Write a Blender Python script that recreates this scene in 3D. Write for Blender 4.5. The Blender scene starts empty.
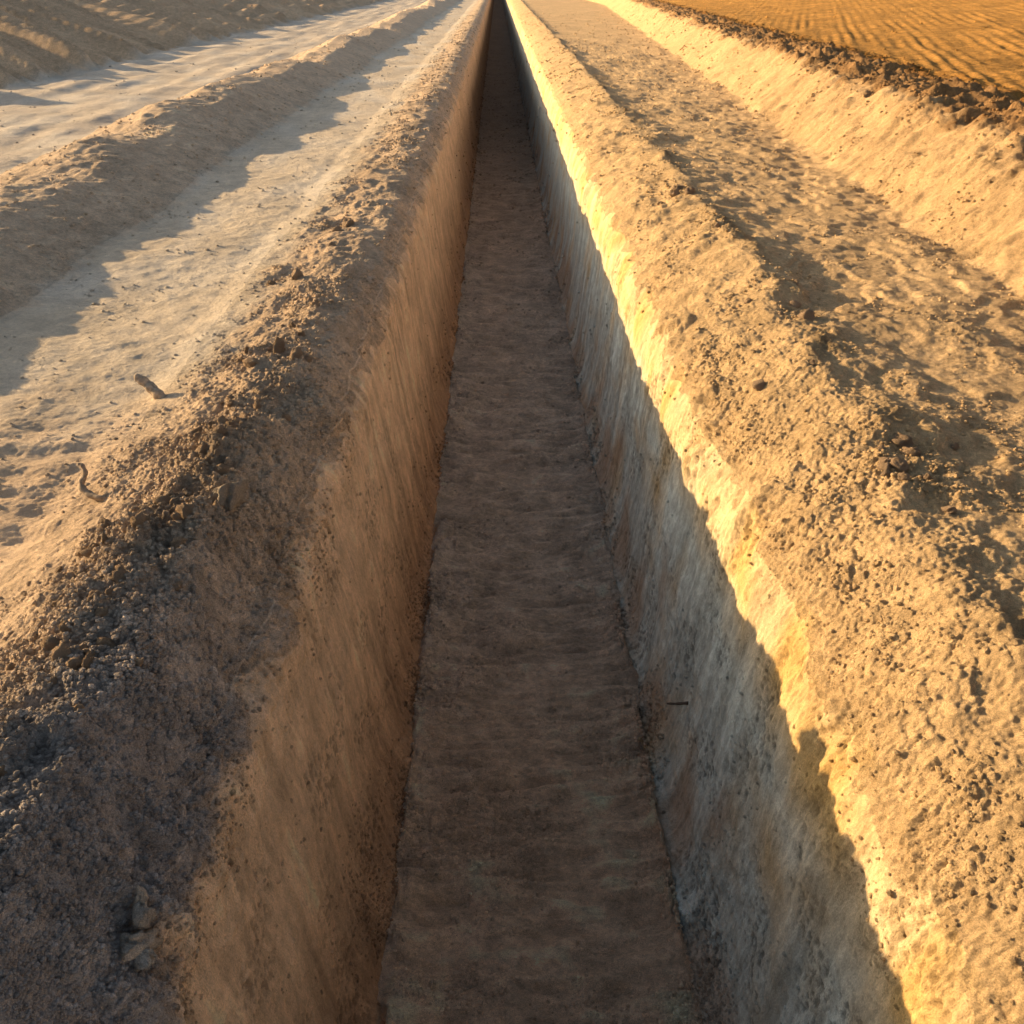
import bpy, math, time
import numpy as np
from mathutils import Vector, Matrix
np.seterr(all='ignore')
T0=time.time()
F32=np.float32
rng=np.random.default_rng(7)
scene=bpy.context.scene

# ------------------------------------------------------------------ noise
TS=256
_ang=rng.random((8,TS,TS))*2*np.pi
GX=np.cos(_ang).astype(F32); GY=np.sin(_ang).astype(F32)
RJ=rng.random((4,TS,TS,3)).astype(F32)
def gn(x,y,seed=0):
    k=seed%8
    x=x+F32(17.3*seed); y=y+F32(9.7*seed)
    xi=np.floor(x); yi=np.floor(y)
    fx=(x-xi).astype(F32); fy=(y-yi).astype(F32)
    ix=xi.astype(np.int32)&255; iy=yi.astype(np.int32)&255
    ix1=(ix+1)&255; iy1=(iy+1)&255
    gx=GX[k]; gy=GY[k]
    a=gx[ix,iy]*fx+gy[ix,iy]*fy
    b=gx[ix1,iy]*(fx-1)+gy[ix1,iy]*fy
    c=gx[ix,iy1]*fx+gy[ix,iy1]*(fy-1)
    d=gx[ix1,iy1]*(fx-1)+gy[ix1,iy1]*(fy-1)
    u=fx*fx*fx*(fx*(fx*6-15)+10); v=fy*fy*fy*(fy*(fy*6-15)+10)
    return ((a+(b-a)*u)+((c+(d-c)*u)-(a+(b-a)*u))*v)*F32(1.5)
def clods(x,y,seed,warp=.30):
    k=seed%4
    if warp:
        wx=gn(x*1.9,y*1.9,seed+3)*warp+gn(x*5,y*5,seed+1)*warp*.4; wy=gn(x*1.9+40,y*1.9+11,seed+4)*warp+gn(x*5+7,y*5,seed+2)*warp*.4
        x=x+wx; y=y+wy
    xi=np.floor(x); yi=np.floor(y)
    out=np.zeros_like(x)
    for dx in (-1,0,1):
        for dy in (-1,0,1):
            cx=xi+dx; cy=yi+dy
            r=RJ[k,cx.astype(np.int32)&255,cy.astype(np.int32)&255]
            ddx=x-(cx+r[...,0]); ddy=y-(cy+r[...,1])
            rad=0.16+0.62*r[...,2]**2
            q=rad*rad-(ddx*ddx+ddy*ddy)
            out=np.maximum(out,np.sqrt(np.maximum(q,0)))
    return out
def ss(a,b,x):
    t=np.clip((x-a)/(b-a),0,1); return t*t*(3-2*t)

# ------------------------------------------------------------------ grid
ys=[0.75]
while ys[-1]<110:
    y=ys[-1]; ys.append(y+0.0030+0.00028*y*y)
while ys[-1]<450: ys.append(ys[-1]+12)
pre=list(-np.geomspace(0.03,7,26)[::-1]+0.75)
ys=np.array(pre+ys)
R=len(ys)
def log_cols(x0,dx0,ratio,xmax):
    a=[x0]
    while a[-1]<xmax:
        a.append(a[-1]+max(dx0,ratio*a[-1]*(1 if a[-1]<30 else 8)))
    return np.array(a)
XL,XR=-0.76,0.96
FL,FR=-0.49,0.745
ZF=-1.5
lg=-log_cols(-XL,0.0038,0.0046,420)[::-1]
rg=log_cols(XR,0.0038,0.0046,420)
nw=340
nf=250
tw=(np.arange(1,nw)/nw)
C=len(lg)+(nw-1)+(nf+1)+(nw-1)+len(rg)
kind=np.concatenate([np.zeros(len(lg)),np.ones(nw-1),np.full(nf+1,2),np.full(nw-1,3),np.full(len(rg),4)]).astype(int)
par=np.concatenate([lg,tw,np.linspace(0,1,nf+1),tw[::-1],rg])
SW=1.5
sFl=XL+SW; sFr=sFl+(FR-FL); sR=sFr+SW
s=np.concatenate([lg, XL+tw*SW, sFl+np.linspace(0,1,nf+1)*(FR-FL), sFr+(1-tw[::-1])*SW, rg-XR+sR])
Y=np.repeat(ys[:,None],C,1).astype(F32)
S=np.repeat(s[None,:],R,0).astype(F32)
dyr=np.gradient(ys)[:,None]; dsc=np.gradient(s)[None,:]
cell=np.maximum(dyr,np.abs(dsc)).astype(F32)
def att(wl): return np.clip(wl/(1.7*cell)-0.6,0,1).astype(F32)
print('grid',R,C,R*C)
K=np.repeat(kind[None,:],R,0); PT=np.repeat(par[None,:],R,0)
isWall=(K==1)|(K==3); isGr=(K==0)|(K==4)
PW=np.clip(PT,0,1)
# ------------------------------------------------------------------ base profile
def smooth_table(pts,sig=0.06):
    xs=np.arange(pts[0][0],pts[-1][0]+1e-6,0.01)
    z=np.interp(xs,[p[0] for p in pts],[p[1] for p in pts])
    n=int(4*sig/0.01); k=np.exp(-0.5*(np.arange(-n,n+1)*0.01/sig)**2); k/=k.sum()
    zp=np.pad(z,n,mode='reflect',reflect_type='odd'); return xs,np.convolve(zp,k,'valid')
LT=smooth_table([(-420,7),(-60,3.4),(-17,1.75),(-12.8,1.15),(-8.6,0.0),(-5.0,-.02),(-4.0,.30),(-3.6,.27),(-2.85,0.0),(-1.75,-.02),(-1.35,.045),(-1.12,.09),(-.97,.09),(-.84,.055),(-.76,-.03)],0.025)
RT=smooth_table([(.96,-.01),(1.04,.06),(1.18,.135),(1.42,.235),(1.60,.205),(2.0,.175),(2.8,.17),(3.42,.69),(3.60,.74),(4.1,.74),(4.5,.72),(6,.78),(20,1.9),(420,12)],0.035)

xcol=np.where(kind==0,par,np.where(kind==4,par,0))
X=np.repeat(xcol[None,:],R,0).astype(F32)
n1=gn(Y/1.7,Y*0+3.1,1); n2=gn(Y/0.45,Y*0+7.7,2); n3=gn(Y/5.0,Y*0+1.7,3)
Fo=2.55+0.062*np.minimum(np.maximum(Y,0),60)+0.10*n1
cr=np.interp(Y,[1,3,6,20],[1.24,1.38,1.53,1.60]).astype(F32)+0.04*gn(Y/0.9,Y*0+4.4,4)
Xr=np.where(X<cr,.96+(X-.96)*.46/(cr-.96),np.where(X<1.9,1.42+(X-cr)*.48/(1.9-cr),np.where(X<Fo,1.9+(X-1.9)*.9/(Fo-1.9),2.8+(X-Fo))))
Xl=X+ss(-.8,-1.1,X)*ss(-14,-4,X)*(0.07*gn(Y/1.3,X*0.3+2.2,5)+0.18*n3*ss(-1.6,-3.2,X))
QX=np.where(K==4,Xr,np.where(K==0,Xl,0)).astype(F32)
Z=np.where(K==4,np.interp(QX,*RT),np.where(K==0,np.interp(QX,*LT),0)).astype(F32)
lift=np.interp(Y,[0,1.3,2.50,2.66,3.5,6,12],[.175,.175,.13,.08,.02,-.01,-.01])
Z+=np.where(K==0,ss(-1.75,-1.14,QX)*ss(-.76,-.95,QX)*(lift+0.022*n1+.022*n2),0)
Z+=np.where(K==0,np.exp(-((QX+3.95)/.55)**2)*(0.14*n3+0.14*n1),0)
Z+=np.where(K==4,np.exp(-((QX-1.42)/.22)**2)*(0.03*n1+.015*n2),0)
Z+=np.where(K==4,np.exp(-((QX-3.75)/.45)**2)*(0.08*n1+.04*n2),0)
wr=0.022*gn(Y/0.8,Y*0+2,6)+0.022*gn(Y/0.22,Y*0+5,7)+.014*gn(Y/.09,Y*0+5,1)
wr2=0.022*gn(Y/0.9,Y*0+12,2)+0.022*gn(Y/0.25,Y*0+15,3)+.014*gn(Y/.1,Y*0+5,4)
cw1=np.where(kind==1)[0]; cw3=np.where(kind==3)[0]; cf=np.where(kind==2)[0]
iL=len(lg)-1; iR=cw3[-1]+1
zl=Z[:,iL][:,None]; zr=Z[:,iR][:,None]
t=par[cw1][None,:]
X[:,cw1]=FL-.21*(1-t)-.06*np.clip(1-t/.08,0,1)**2+0.025*np.sin(t*np.pi)*gn(Y[:,cw1]/1.5,t*1.5+Y[:,cw1]*0,1)
Z[:,cw1]=zl+(ZF-zl)*t
t=par[cw3][None,:]
X[:,cw3]=FR+.145*(1-t)+.07*np.clip(1-t/.16,0,1)**2+0.025*np.sin(t*np.pi)*gn(Y[:,cw3]/1.5,t*1.5+9+Y[:,cw3]*0,2)
Z[:,cw3]=zr+(ZF-zr)*t
X[:,cf]=FL+(FR-FL)*par[cf][None,:]
Z[:,cf]=ZF
fade_l=np.where(K==0,np.exp(np.minimum(X-XL,0)/.25),np.where(K==1,1-ss(0,.4,PT),0))
fade_r=np.where(K==4,np.exp(-np.maximum(X-XR,0)/.25),np.where(K==3,1-ss(0,.4,PT),0))
X+=(fade_l*wr+fade_r*wr2).astype(F32)

def colblend(vals,sig):
    out=np.empty_like(vals)
    for i in range(len(s)):
        lo=np.searchsorted(s,s[i]-3*sig); hi=np.searchsorted(s,s[i]+3*sig)+1
        w=np.exp(-0.5*((s[lo:hi]-s[i])/sig)**2)*np.abs(dsc[0,lo:hi])
        out[i]=(w*vals[lo:hi]).sum()/w.sum()
    return out
a=colblend(np.where(kind==1,1.0,np.where(kind==3,-1.0,0.0)),0.06)
NX=np.sin(a*np.pi/2)*0.99; NZ=np.cos(a*np.pi/2)

# ------------------------------------------------------------------ zone weights
isL=(K==0); isR=(K==4)
jit=0.10*gn(S/.25,Y/.3,4)+.05*gn(S/.08,Y/.09,5)
Qj=QX+jit
Wsh =np.where(isL,ss(-1.62,-1.28,Qj),0)
Wpale=np.where(isL,ss(-3.0,-2.78,Qj)*(1-ss(-1.62,-1.28,Qj)),0)
Wrid=np.where(isL,ss(-5.1,-4.75,Qj)*(1-ss(-3.0,-2.78,Qj)),0)
Wtrk=np.where(isL,ss(-8.9,-8.4,Qj)*(1-ss(-5.1,-4.75,Qj)),0)
Whil=np.where(isL,1-ss(-8.9,-8.4,Qj),0)
Wrb =np.where(isR,1-ss(1.58,1.75,Qj),np.where(K==3,np.exp(-PW/.06),0))
Wrg =np.where(isR,ss(1.58,1.75,Qj)*(1-ss(2.7,2.9,QX)),0)
Wbk =np.where(isR,ss(2.7,2.9,QX)*(1-ss(4.1,4.5,QX)),0)
Wfd =np.where(isR,ss(4.1,4.5,QX),0)
nearS=1-ss(3.0,4.4,Y+2.5*jit)
Ww1=np.repeat((colblend((kind==1).astype(float),.04))[None,:],R,0)
Ww3=np.repeat((colblend((kind==3).astype(float),.04))[None,:],R,0)
Wfl=np.repeat((colblend((kind==2).astype(float),.02))[None,:],R,0)
top=np.where(K==1,np.exp(-PW/.06),np.where(K==3,np.exp(-PW/.08),np.where(isGr,1,0)))
shn=np.where(isL|(K==1),1,0)*(1-ss(2.5,5,Y))*np.where(isL,ss(-1.4,-1.15,QX),top)
rough=np.where(isGr,Wsh*1.0+Wpale*(.11+.22*nearS)+Wrid*.8+Wtrk*.15+Whil*.6+Wrb*.9+Wrg*.36+Wbk*1.0+Wfd*.5,top).astype(F32)

D=np.zeros((R,C),F32)
m1=gn(S/1.1,Y/1.5,1); m2=gn(S/.5,Y/.6,2); m3=gn(S/.23,Y/.27,3)
D+=(0.024*m1+0.022*m2*att(.5)+.016*m3*att(.25))*rough
tb=.55*gn(S/.9,Y/1.2,5)+.33*gn(S/.38,Y/.42,6)+.12*gn(S/.12,Y/.13,2)
led=(np.floor(tb*4)+ss(.50,.95,tb*4-np.floor(tb*4)))/4
D+=Wrg*(0.07*led)*att(.4)
D+=Wrb*(.016*gn(S/.4,Y/.16,7)*att(.16)+.03*np.clip(led,-.3,.4))
fine=np.zeros((R,C),F32)
for i,wl in enumerate([.12,.06,.03,.017,.010]):
    q=gn(S/wl,Y/wl,i+2)
    if i in (1,2): q=.5*q+.6*(.35-np.abs(gn(S/wl+9,Y/wl+4,i+1)))
    fine+=q*att(wl)*wl*(.11,.14,.19,.31,.40)[i]
D+=fine*(0.28+.95*rough+.45*shn)
patch=gn(S/.45+3,Y/.5+5,6)+.5*gn(S/.16,Y/.18,7)
dm=np.clip(0.25+1.0*m2+0.8*m3+.25*shn,0,1.3)
tot=np.zeros((R,C),F32)
for i,(wl,am) in enumerate([(.13,.20),(.06,.34),(.028,.48),(.016,.60)]):
    c=clods(S/wl+i*31,Y/wl+i*13,i)*wl*am*att(wl)
    tot+=c*(dm if i<2 else np.clip(.38+1.5*patch+.4*shn,0.08,1.2))
D+=tot*(rough*.95+0.05+Wfl*.7+shn*.45)
D+=Wpale*(0.006*gn(S/.35+Y*.3,Y/.16,6)*att(.16)+.022*gn(S/.8,Y/1.0,3)+nearS*.016*gn(S/.45,Y/.09,2)*att(.09))
D+=Wtrk*(0.03*gn(S/.45,Y/5,2)+.05*gn(S/1.2,Y/1.8,3)+.02*m2)
D+=Whil*(0.26*gn((Y+.55*X)/.8,X/7,3)+0.20*gn((Y+.55*X)/.33,X/4,4))
D+=Wbk*(0.05*gn(Y/.22,S/.5,5)*att(.22)+.03*gn(Y/.1,S/.3,6)*att(.1))
FU=X-.30*Y
fph=2*np.pi*FU/.20+.9*gn(Y/3.0,FU/1.6,5)
fam=np.clip(.55+.9*gn(FU/.5,Y/2.5,2),.1,1.2)
D+=Wfd*ss(4.4,4.9,QX)*(0.0085*np.sin(fph)*fam+.010*gn(FU/.35,Y/1.2,4))
edge=np.where(isR,ss(3.34,3.60,QX+1.8*jit)*(1-ss(4.25,4.85,QX+2.4*jit)),0)
D+=edge*(.035*m3+clods(S/.16,Y/.2,2)*.05+clods(S/.08,Y/.11,1)*.045+.025*gn(S/.1,Y/.14,6))
Wl=(Ww1+Ww3)
strk=gn(Y/.045,S/.75,1)*att(.05)+.7*gn(Y/.018,S/.45,2)*att(.02)
D+=Wl*(0.0038*strk+0.011*gn(Y/.3,S/.45,3))+(Ww3+.5*Ww1)*(0.006*gn(Y/.09,S/.13,4)*att(.09)+.003*gn(Y/.035,S/.05,5)*att(.035))
pm=np.clip(gn(S/.35,Y/.30,7)*2.2-.05,0,1)*(.35+.65*top**.5)
pit=clods(S/.05+5,Y/.035+9,3,.35)*pm*att(.045)
pit2=clods(S/.022+5,Y/.019+9,2,.35)*np.clip(gn(S/.25,Y/.4,6)*2.0+.05,0,1)*att(.022)
D-=(Ww3+.7*Ww1)*(pit*.020+pit2*.010)
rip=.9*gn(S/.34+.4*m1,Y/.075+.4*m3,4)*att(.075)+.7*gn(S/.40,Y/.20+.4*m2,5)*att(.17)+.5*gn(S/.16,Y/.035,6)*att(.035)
D+=Wfl*(0.030*rip+.022*m3+.018*m2)
df=np.minimum(np.abs(X-FL),np.abs(X-FR))
fw=np.clip(.12*(1+.5*gn(Y/.4,Y*0+np.where(X>0,5.5,1.5),3)),.06,.2)
foot=np.where(K==2,np.exp(-df/fw),np.where(isWall,np.exp(-np.clip(1-PT,0,1)*1.5/fw),0)).astype(F32)
D+=foot*(0.065+.02*m2+.025*m3)+foot*tot*1.8
P=np.empty((R,C,3),F32)
P[...,0]=X+NX[None,:]*D; P[...,1]=Y; P[...,2]=Z+NZ[None,:]*D
print('geom',time.time()-T0)

# ------------------------------------------------------------------ albedo
def c3(*v): return np.array(v,F32)
col=np.zeros((R,C,3),F32)
ew1=np.where(K==1,ss(-.03,.07,PT+jit*.5),0); ew3=np.where(K==3,ss(-.03,.09,PT+jit*.7),0)
zc=[(np.where(K==1,(1-ew1),Wsh),(.72,.545,.375)),(Wpale*(1-nearS),(.70,.60,.465)),(Wpale*nearS,(.74,.56,.385)),(Wrid,(.80,.62,.44)),(Wtrk,(.62,.545,.45)),(Whil,(.66,.48,.31)),
    (np.where(K==3,1-ew3,np.where(isR,Wrb,0)),(.73,.52,.285)),(Wrg,(.76,.54,.30)),(Wbk,(.70,.485,.26)),(Wfd,(.68,.36,.095)),
    (ew1,(.82,.56,.335)),(ew3,(.66,.50,.29)),((K==2)*1.0,(.80,.60,.425))]
den=np.zeros((R,C),F32)
for W,c in zc:
    col+=W[...,None].astype(F32)*c3(*c); den+=W.astype(F32)
col/=np.maximum(den,.001)[...,None]
mot=gn(S/.8+4,Y/.9,7); mot2=gn(S/.17+4,Y/.2,6)*att(.2); mot3=gn(S/.06+4,Y/.06,3)*att(.06)
dark=np.clip((tot/.02),0,1)
fac=1+.12*mot+.12*mot2-.10*dark*rough
damp=np.clip(gn(S/.33+8,Y/.5,5)*1.8-.2,0,1)*np.clip(rough,0,1)*(Wsh*.4+.4*Wrb+.5*Wrg+Wbk*.5)
crest=np.where(isR,np.exp(-((QX-1.50)/.07)**2),0)*np.clip(m2*1.8+.8*m3,0,1)*1.0
crest+=np.where(isL,np.exp(-((QX+1.05)/.10)**2),0)*np.clip(m2*1.4,0,1)*.6
fac*=1-.28*damp; fac*=1-.5*np.clip(crest,0,1)
fac*=1+Whil*.25*gn((Y+.55*X)/.4,X/4,4)+Wfl*(.17*rip+.14*mot3+.1*mot2)+Wfd*(.07*np.sin(fph+1)*fam+.14*gn(S/.6,Y/1.1,3)+.12*gn(S/.18,Y/.4,1))  # on the floor, ripple shading is painted into the colour too
fac*=1+shn*(.22*mot3+.2*gn(S/.03,Y/.03,1)*att(.03))
st=gn(Y/.10,S/1.3,2)*att(.1)+.7*gn(Y/.035,S/.9,6)*att(.035)
fac*=1+(ew1*.20+ew3*.24)*st+(ew1*.3+ew3*.7)*(.14*mot2+.12*mot3)
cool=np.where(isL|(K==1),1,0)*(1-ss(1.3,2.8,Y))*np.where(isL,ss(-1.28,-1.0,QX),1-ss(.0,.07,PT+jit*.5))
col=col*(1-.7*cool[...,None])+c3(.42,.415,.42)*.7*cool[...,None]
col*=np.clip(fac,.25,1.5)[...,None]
col=col*(1-edge[...,None]*c3(.42,.50,.58))
och=(ew3*np.clip(gn(Y/.28,S/.5,4)*2.0+.1,0,1)*ss(sFr+.6,sFr+1.1,S))[...,None]
col=col*(1-.6*och)+c3(.66,.40,.10)*.6*och
crm=(ew3*np.clip(gn(Y/.35+6,S/.6,5)*2.0,0,1)*ss(sFr+.6,sFr+1.1,S))[...,None]
col=col*(1-.4*crm)+c3(.76,.64,.44)*.4*crm
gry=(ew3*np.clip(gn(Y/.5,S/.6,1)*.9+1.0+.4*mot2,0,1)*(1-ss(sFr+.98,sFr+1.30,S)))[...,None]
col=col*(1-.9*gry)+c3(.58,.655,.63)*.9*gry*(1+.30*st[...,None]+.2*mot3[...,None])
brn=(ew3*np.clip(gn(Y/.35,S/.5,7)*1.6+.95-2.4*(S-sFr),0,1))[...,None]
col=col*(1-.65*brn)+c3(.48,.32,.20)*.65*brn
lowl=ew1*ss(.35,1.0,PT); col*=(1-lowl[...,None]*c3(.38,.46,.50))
gf=((K==2)*ss(2.5,5,Y)*(1-ss(9,16,Y)))[...,None]*.6
col=col*(1-gf)+c3(.66,.62,.54)*gf*np.clip(fac,.3,1.5)[...,None]
pitd=np.clip((pit*2+pit2*2),0,1)*(ew1*.8+ew3); col*=(1-.50*pitd)[...,None]
far_shade=np.where(K==2,1,np.where(isWall,ss(.12,.6,PT),0))*ss(5,26,Y); col*=(1-.78*far_shade)[...,None]  # shade of the trench's far end painted into floor and lower walls
pl=(Wpale*(1-nearS)+Wtrk)*np.clip(gn(S/.5,Y/1.4,3)*1.8+.1,0,1)
col=col*(1-.5*pl[...,None])+c3(.76,.71,.62)*(.5*pl[...,None])
col=np.clip(col,.02,.87)
print('col',time.time()-T0)

# ------------------------------------------------------------------ materials
def soil_material(name,bs=1.0,aniso=(1,1,1),cvar=.25,rough=.95,big=1.0):
    m=bpy.data.materials.new(name); m.use_nodes=True
    nt=m.node_tree; N=nt.nodes; L=nt.links; N.clear()
    out=N.new('ShaderNodeOutputMaterial'); b=N.new('ShaderNodeBsdfPrincipled')
    b.inputs['Roughness'].default_value=rough
    b.inputs['Specular IOR Level'].default_value=.15
    at=N.new('ShaderNodeAttribute'); at.attribute_name='soil_colour'
    tc=N.new('ShaderNodeTexCoord'); mp=N.new('ShaderNodeMapping'); mp.inputs['Scale'].default_value=aniso
    L.new(tc.outputs['Object'],mp.inputs['Vector'])
    def noise(scale,det,ro=.6):
        n=N.new('ShaderNodeTexNoise'); n.inputs['Scale'].default_value=scale; n.inputs['Detail'].default_value=det; n.inputs['Roughness'].default_value=ro
        L.new(mp.outputs['Vector'],n.inputs['Vector']); return n
    n1=noise(40,7,.75); n2=noise(300,3,.75); n3=noise(9,5,.7)
    def mrange(n,v):
        mr=N.new('ShaderNodeMapRange'); mr.inputs['From Min'].default_value=.3; mr.inputs['From Max'].default_value=.7
        mr.inputs['To Min'].default_value=1-v; mr.inputs['To Max'].default_value=1+v
        L.new(n.outputs['Fac'],mr.inputs['Value']); return mr
    def mulm(a_,b_):
        mm=N.new('ShaderNodeMath'); mm.operation='MULTIPLY'; L.new(a_.outputs[0],mm.inputs[0]); L.new(b_.outputs[0],mm.inputs[1]); return mm
    mm=mulm(mulm(mrange(n1,cvar),mrange(n3,cvar*.7)),mrange(n2,cvar*1.3))
    mul=N.new('ShaderNodeVectorMath'); mul.operation='SCALE'
    L.new(at.outputs['Color'],mul.inputs[0]); L.new(mm.outputs[0],mul.inputs['Scale'])
    L.new(mul.outputs[0],b.inputs['Base Color'])
    def bump(n,dist,prev=None):
        b1=N.new('ShaderNodeBump'); b1.inputs['Strength'].default_value=1; b1.inputs['Distance'].default_value=dist
        L.new(n.outputs['Fac'],b1.inputs['Height'])
        if prev: L.new(prev.outputs['Normal'],b1.inputs['Normal'])
        return b1
    b0=bump(n3,.05*bs*big); b1=bump(n1,.030*bs,b0); b2=bump(n2,.008*bs,b1)
    L.new(b2.outputs['Normal'],b.inputs['Normal'])
    L.new(b.outputs[0],out.inputs[0]); return m
M_soil=soil_material('loose_soil',.95,cvar=.3,big=.6)
M_pale=soil_material('pale_compacted_earth',.55,cvar=.18)
M_wall=soil_material('cut_clay_wall',.42,(1,1,.45),.20,big=.6)
M_floor=soil_material('trench_bottom_earth',1.1,(.8,1.1,1),.3)
M_field=soil_material('ploughed_earth',1.3,cvar=.42,big=1.0)

# ------------------------------------------------------------------ split into objects
faceQ=QX[:-1,:-1]
fkk=np.where((kind[:-1]==0)&(kind[1:]==0),0,np.where((kind[:-1]<=1)&(kind[1:]<=2)&(kind[:-1]+kind[1:]<=3)&(kind[:-1]!=2),1,np.where((kind[:-1]==2)&(kind[1:]==2),2,np.where((kind[:-1]>=2)&(kind[1:]>=3)&~((kind[:-1]==4)),3,4))))
FK=np.repeat(fkk[None,:],R-1,0)
rimmat=(isWall&(PT+jit*.5<.035))[:-1,:-1]
defs=[
 ('trench_wall',FK==1,M_wall,'smooth warm beige cut clay wall of the trench','trench wall'),
 ('trench_wall',FK==3,M_wall,'grey and ochre streaked clay wall of the trench','trench wall'),
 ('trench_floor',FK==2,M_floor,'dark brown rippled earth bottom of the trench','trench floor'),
 ('soil_ridge',(FK==0)&(faceQ>-1.62),M_soil,'brown crumbly soil shoulder along the trench edge','soil ridge'),
 ('dirt_path',(FK==0)&(faceQ<=-1.62)&(faceQ>-2.9),M_pale,'pale compacted bare earth strip beside the trench','dirt path'),
 ('soil_ridge',(FK==0)&(faceQ<=-2.9)&(faceQ>-4.95),M_soil,'low rounded brown soil ridge beside the pale path','soil ridge'),
 ('dirt_track',(FK==0)&(faceQ<=-4.95)&(faceQ>-8.7),M_pale,'wide pale dirt track at the foot of the hillside','dirt track'),
 ('hillside',(FK==0)&(faceQ<=-8.7),M_soil,'bare brown hillside scored with erosion rills','hillside'),
 ('soil_ridge',(FK==4)&(faceQ<1.75),M_soil,'sunlit sandy soil ridge heaped along the trench edge','soil ridge'),
 ('ground',(FK==4)&(faceQ>=1.75)&(faceQ<2.8),M_soil,'rough trampled sandy ground between ridge and bank','ground'),
 ('soil_bank',(FK==4)&(faceQ>=2.8)&(faceQ<4.3),M_soil,'steep sunlit earth bank with dark crumbly top edge','soil bank'),
 ('field',(FK==4)&(faceQ>=4.3),M_field,'orange ploughed field with fine furrows above the bank','field'),
]
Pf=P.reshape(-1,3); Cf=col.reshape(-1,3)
def make_mesh(name,verts,quads,cols,nper=4,smooth=True):
    me=bpy.data.meshes.new(name)
    me.vertices.add(len(verts)); me.vertices.foreach_set('co',verts.astype(F32).ravel())
    nq=len(quads); me.loops.add(nq*nper); me.loops.foreach_set('vertex_index',quads.astype(np.int32).ravel())
    me.polygons.add(nq); me.polygons.foreach_set('loop_start',(np.arange(nq)*nper).astype(np.int32))
    me.polygons.foreach_set('use_smooth',np.full(nq,smooth))
    at=me.attributes.new('soil_colour','FLOAT_COLOR','POINT')
    at.data.foreach_set('color',np.concatenate([cols,np.ones((len(cols),1))],1).astype(F32).ravel())
    me.update(calc_edges=True); return me
ri,ci=np.meshgrid(np.arange(R-1),np.arange(C-1),indexing='ij')
Q0=(ri*C+ci)
for name,mask,mat,label,cat in defs:
    q=Q0[mask]
    quads=np.stack([q,q+1,q+C+1,q+C],1)
    used=np.zeros(R*C,bool); used[quads.ravel()]=True
    remap=np.cumsum(used)-1
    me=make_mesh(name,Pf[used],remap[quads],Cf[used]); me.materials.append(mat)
    if name=='trench_wall':
        me.materials.append(M_soil)
        me.polygons.foreach_set('material_index',rimmat[mask].astype(np.int32))
    o=bpy.data.objects.new(name,me); scene.collection.objects.link(o)
    o['kind']='structure'; o['label']=label; o['category']=cat
print('mesh',time.time()-T0)

# ------------------------------------------------------------------ clods & crumbs
import bmesh
def ico(sub):
    bm=bmesh.new(); bmesh.ops.create_icosphere(bm,subdivisions=sub,radius=1)
    v=np.array([x.co[:] for x in bm.verts]); f=np.array([[w.index for w in x.verts] for x in bm.faces]); bm.free(); return v,f
def lumpy(v,seed,amp=.3):
    r=np.random.default_rng(seed); d=np.zeros(len(v))
    for k in range(18):
        fr=1.2+k*.75; w=r.normal(size=3); w/=np.linalg.norm(w)
        d+=np.sin(v@w*fr*2.2+r.random()*6.3)*amp/(1+.38*k)
    out=v*(1+d)[:,None]
    for k in range(5):
        n=r.normal(size=3); n/=np.linalg.norm(n); h=.6+.25*r.random()
        dd=out@n; out-=np.maximum(dd-h,0)[:,None]*n*.85
    return out*np.array([1,.85,.7])
ck=np.clip(.35+1.6*patch,0.03,2)+.5*shn
def sample(n,W,ymin,ymax,power=1.0):
    sel=(ys>ymin)&(ys<ymax); idx=np.where(sel)[0]
    w=(W[idx]*ck[idx]).astype(np.float64)
    area=(dyr[idx]*np.abs(dsc))*(1/np.maximum(ys[idx],1)[:,None]**power)
    w=np.nan_to_num((w*area).ravel()); w=np.maximum(w,0); w/=w.sum()
    k=rng.choice(w.size,n,p=w,replace=True)
    return idx[k//C],k%C
Wlump=np.where(isGr,Wsh*1.3+Wrb*(.35+.8*np.clip(1-np.abs(QX-1.42)/.25,0,1))+Wrg*.2+Wrid*.3+Wbk*.5+Wpale*.07+edge,top*.25)*(K!=2)+foot*2.2+(K==2)*.4+shn*1.0
v3,f3=ico(3)
vars_=[]
for i in range(8):
    vv=lumpy(v3,i+50,.2); base=c3(.62,.45,.30)*(0.8+.35*rng.random())
    cc=np.repeat(base[None,:],len(vv),0)
    me=make_mesh('soil_clod',vv,f3,cc,3); me.materials.append(M_soil); vars_.append(me)
vis=(np.abs(X)<0.60*np.maximum(Y,.1)+.40)
Wcl=np.where(isL,Wsh*np.exp(-((QX+1.12)/.16)**2),np.where(isR,Wrb*np.exp(-((QX-1.42)/.15)**2)+edge*.5,0))
r_,c_=sample(110,Wcl*vis,1.3,8,1.3)
for k in range(110):
    p=P[r_[k],c_[k]]
    sz=(0.010+0.016*rng.random()**2.0)*(.8+.25*p[1])
    o=bpy.data.objects.new('soil_clod',vars_[k%8]); scene.collection.objects.link(o)
    o.location=(float(p[0]),float(p[1]),float(p[2])+sz*.15); o.scale=(sz,sz,sz)
    o.rotation_euler=tuple(rng.random(3)*6.28)
    o['label']='small brown lump of dry soil on loose earth'; o['category']='soil clod'; o['group']='soil clods scattered along the trench'
v1,f1=ico(1)
n=150000
r_,c_=sample(n,(Wlump+.03)*(np.abs(X)<0.75*np.maximum(Y,.1)+.9),0.9,50,1.7)
pp=P[r_,c_]; sz=(.0015+.0060*rng.random(n)**4)*(1+.17*np.minimum(pp[:,1],22))
jt=v1[None]*(1+.5*(rng.random((n,len(v1),1))-.5))*np.array([1,.9,.7])
ang=rng.random(n)*6.28; ca,sa=np.cos(ang)[:,None],np.sin(ang)[:,None]
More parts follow.
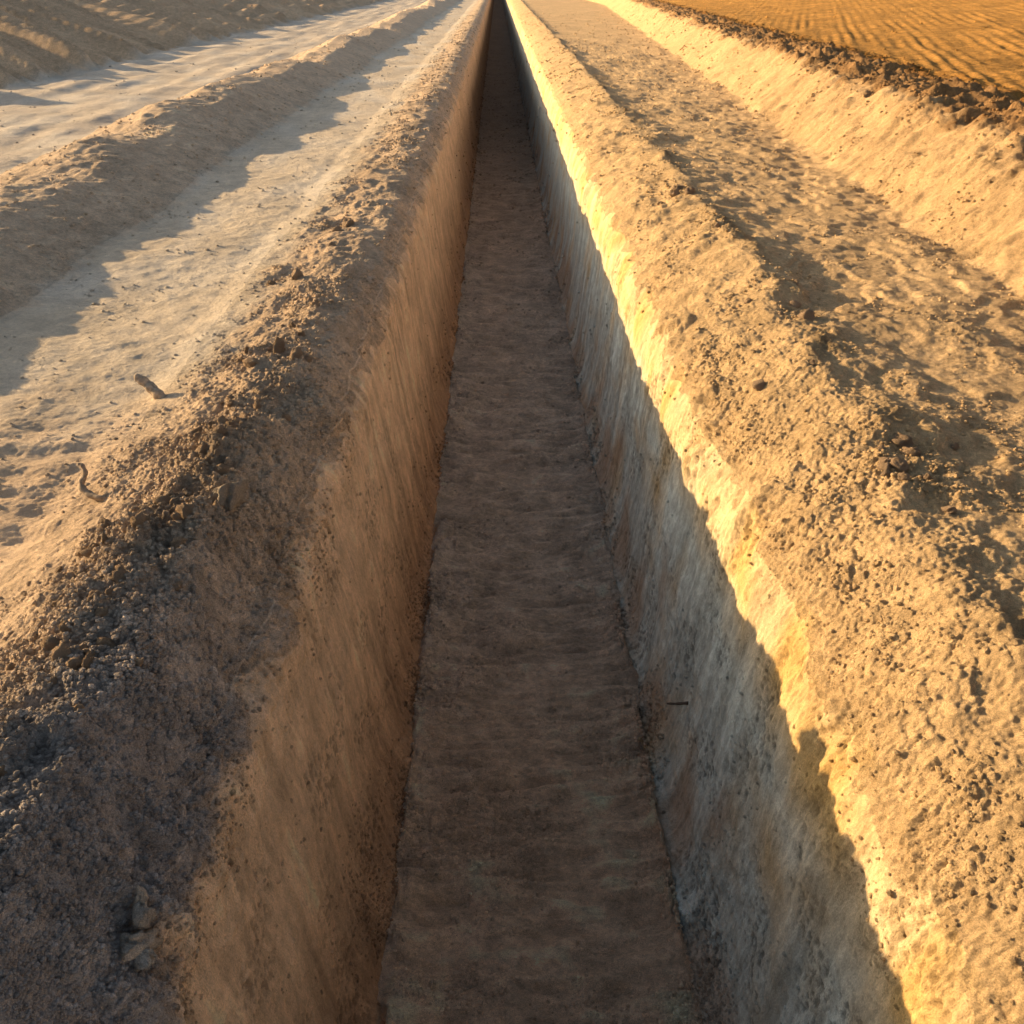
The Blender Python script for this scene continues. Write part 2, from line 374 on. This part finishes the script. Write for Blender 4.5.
jx=jt[...,0]*ca-jt[...,1]*sa; jy=jt[...,0]*sa+jt[...,1]*ca
vs=np.stack([jx,jy,jt[...,2]],-1)*sz[:,None,None]+pp[:,None,:]+np.array([0,0,1])*(sz*.2)[:,None,None]
fs=(f1[None]+(np.arange(n)*len(v1))[:,None,None]).reshape(-1,3)
cc=col[r_,c_]*(.72+.5*rng.random((n,1)))
me=make_mesh('soil_crumbs',vs.reshape(-1,3),fs,np.repeat(cc,len(v1),0),3,False); me.materials.append(M_soil)
o=bpy.data.objects.new('soil_crumbs',me); scene.collection.objects.link(o)
o['kind']='stuff'; o['label']='fine loose crumbs of soil strewn over the ridges'; o['category']='soil crumbs'

# ------------------------------------------------------------------ individual finds
def height_at(x,y,kk):
    r=np.argmin(np.abs(ys-y)); m=np.where(kind==kk)[0]; c=m[np.argmin(np.abs(P[r,m,0]-x))]; return P[r,c]
def plain(name,c,r=.9):
    m=bpy.data.materials.new(name); m.use_nodes=True; nt=m.node_tree; b=nt.nodes['Principled BSDF']
    n=nt.nodes.new('ShaderNodeTexNoise'); n.inputs['Scale'].default_value=60; n.inputs['Detail'].default_value=5
    rp=nt.nodes.new('ShaderNodeValToRGB'); rp.color_ramp.elements[0].position=.3; rp.color_ramp.elements[1].position=.7
    rp.color_ramp.elements[0].color=(*[v*.55 for v in c],1); rp.color_ramp.elements[1].color=(*[min(v*1.3,1) for v in c],1)
    tc=nt.nodes.new('ShaderNodeTexCoord'); nt.links.new(tc.outputs['Object'],n.inputs['Vector'])
    nt.links.new(n.outputs['Fac'],rp.inputs['Fac']); nt.links.new(rp.outputs[0],b.inputs['Base Color'])
    bp=nt.nodes.new('ShaderNodeBump'); bp.inputs['Distance'].default_value=.003; nt.links.new(n.outputs['Fac'],bp.inputs['Height']); nt.links.new(bp.outputs[0],b.inputs['Normal'])
    b.inputs['Roughness'].default_value=r; return m
M_stick=plain('weathered_stick_bark',(.40,.31,.22)); M_root=plain('dry_root_bark',(.30,.23,.16)); M_dark=plain('damp_root_bark',(.10,.07,.05))
v4,f4=ico(4)
def big(name,x,y,kk,scale,rot,seed,label,cat,mat,lift=.4,amp=.22,c=(.46,.34,.23)):
    p=height_at(x,y,kk); vv=lumpy(v4,seed,amp)
    me=make_mesh(name,vv,f4,np.repeat(c3(*c)[None],len(vv),0),3); me.materials.append(mat)
    o=bpy.data.objects.new(name,me); scene.collection.objects.link(o)
    o.location=(float(p[0]),float(p[1]),float(p[2])+scale[2]*lift); o.scale=scale; o.rotation_euler=rot
    o['label']=label; o['category']=cat
big('soil_lump',-.90,2.58,0,(.064,.060,.085),(0,0,.4),11,'rounded brown soil lump sitting on the trench shoulder','soil lump',M_soil,.8,.24,c=(.74,.62,.48))
def jagged(name,x,y,label):
    p=height_at(x,y,0); r=np.random.default_rng(5)
    V=[];Fc=[];n0=0
    vv0,ff0=ico(3)
    for (ox,oy,oz,sx,sy,sz) in [(0,0,.01,.034,.038,.055),(.010,.036,.035,.022,.030,.045),(.006,.066,.062,.013,.022,.038),(-.030,-.020,-.004,.028,.026,.026),(.030,-.016,-.006,.024,.024,.024)]:
        q=lumpy(vv0,int(r.integers(1000)),.34)*np.array([sx,sy,sz])+np.array([ox,oy,oz])
        V.append(q);Fc.append(ff0+n0);n0+=len(q)
    V=np.concatenate(V);Fc=np.concatenate(Fc)
    me=make_mesh(name,V,Fc,np.repeat(c3(.62,.54,.44)[None],len(V),0),3); me.materials.append(M_soil)
    o=bpy.data.objects.new(name,me); scene.collection.objects.link(o); o.location=(float(p[0]),float(p[1]),float(p[2])+.02)
    o['label']=label; o['category']='soil lump'
jagged('soil_lump',-.755,1.13,'jagged upright peak of crumbly soil on the trench edge')
def tube(name,pts,radii,mat,label,cat,sides=10):
    pts=[Vector(p) for p in pts]
    def cr_(p0,p1,p2,p3,t): return .5*((2*p1)+(p2-p0)*t+(2*p0-5*p1+4*p2-p3)*t*t+(-p0+3*p1-3*p2+p3)*t**3)
    pp=[pts[0]]+pts+[pts[-1]]; rr=[radii[0]]+radii+[radii[-1]]; A=[];B=[]
    for i in range(1,len(pp)-2):
        for k in range(6):
            t=k/6; A.append(cr_(pp[i-1],pp[i],pp[i+1],pp[i+2],t)); B.append(rr[i]*(1-t)+rr[i+1]*t)
    A.append(pts[-1]); B.append(radii[-1])
    V=[];Fq=[]
    for i,p in enumerate(A):
        d=(A[min(i+1,len(A)-1)]-A[max(i-1,0)]).normalized(); u=d.cross(Vector((.2,.3,1))).normalized(); w=d.cross(u)
        for j in range(sides):
            an=j/sides*6.283; rr_=B[i]*(1+.14*math.sin(3*an+i*.4)+.12*math.sin(i*1.3)); V.append(p+u*math.cos(an)*rr_+w*math.sin(an)*rr_)
    for i in range(len(A)-1):
        for j in range(sides): a_=i*sides+j; b_=i*sides+(j+1)%sides; Fq.append((a_,b_,b_+sides,a_+sides))
    V.append(A[0]);V.append(A[-1]); n0=len(V)-2
    for j in range(sides): Fq.append((n0,(j+1)%sides,j)); Fq.append((n0+1,(len(A)-1)*sides+j,(len(A)-1)*sides+(j+1)%sides))
    me=bpy.data.meshes.new(name); me.from_pydata([tuple(v) for v in V],[],Fq); me.materials.append(mat)
    for p in me.polygons: p.use_smooth=True
    o=bpy.data.objects.new(name,me); scene.collection.objects.link(o); o['label']=label; o['category']=cat
g=height_at(-1.62,3.93,0); gx,gy,gz=[float(v) for v in g]
tube('stick',[(gx+.07,gy-.03,gz-.015),(gx+.025,gy-.02,gz+.02),(gx-.025,gy+.01,gz+.05),(gx-.065,gy+.02,gz+.085),(gx-.085,gy+.025,gz+.09)],[.022,.026,.024,.021,.012],M_stick,'short stubby broken stick poking out of pale earth','stick')
g=height_at(-1.53,2.95,0); gx,gy,gz=[float(v) for v in g]; gz+=.012
tube('root',[(gx+.15,gy-.045,gz-.014),(gx+.06,gy-.05,gz+.008),(gx+.0,gy-.022,gz+.012),(gx-.03,gy+.005,gz+.036),(gx-.018,gy+.03,gz+.066),(gx-.028,gy+.045,gz+.095),(gx-.045,gy+.05,gz+.100)],[.007,.011,.013,.011,.009,.007,.004],M_root,'curled dry root poking out of sandy earth','root')
m=np.where(kind==3)[0]; r=np.argmin(np.abs(ys-2.9)); c=m[np.argmin(np.abs(P[r,m,2]+1.0))]; wx,wy,wz=[float(v) for v in P[r,c]]
tube('root',[(wx+.04,wy,wz),(wx,wy,wz+.002),(wx-.045,wy,wz-.002),(wx-.09,wy,wz)],[.007,.007,.006,.004],M_dark,'short dark broken root end sticking out of clay','root')

# ------------------------------------------------------------------ light
el=math.radians(12.5); az=math.radians(-67)
sd=Vector((math.sin(az)*math.cos(el),math.cos(az)*math.cos(el),math.sin(el)))
ld=bpy.data.lights.new('sun','SUN'); ld.energy=10; ld.angle=math.radians(.5); ld.color=(1.0,.675,.34)
lo=bpy.data.objects.new('sun',ld); scene.collection.objects.link(lo); lo.rotation_euler=sd.to_track_quat('Z','Y').to_euler()
wd=bpy.data.worlds.new('World'); scene.world=wd; wd.use_nodes=True
nt=wd.node_tree; bg=nt.nodes['Background']; sk=nt.nodes.new('ShaderNodeTexSky'); sk.sky_type='NISHITA'; sk.sun_disc=False
sk.sun_elevation=el; sk.sun_rotation=az%(2*math.pi); sk.air_density=1.0; sk.dust_density=3.0
hs=nt.nodes.new('ShaderNodeHueSaturation'); hs.inputs['Saturation'].default_value=.78
nt.links.new(sk.outputs[0],hs.inputs['Color']); nt.links.new(hs.outputs[0],bg.inputs[0]); bg.inputs[1].default_value=.17

# ------------------------------------------------------------------ camera
cam=bpy.data.cameras.new('camera'); cam.sensor_width=36; f=900; cam.lens=36*f/1024; cam.clip_end=2000; cam.clip_start=.05
co=bpy.data.objects.new('camera',cam); scene.collection.objects.link(co); co.location=(0,0,1.7)
pitch=math.atan(537/f); pan=math.atan(15/(f/math.cos(pitch)))
co.rotation_euler=(math.pi/2-pitch,0,-pan)
scene.camera=co
scene.view_settings.view_transform='Standard'; scene.view_settings.look='None'; scene.view_settings.exposure=0
print('done',time.time()-T0)
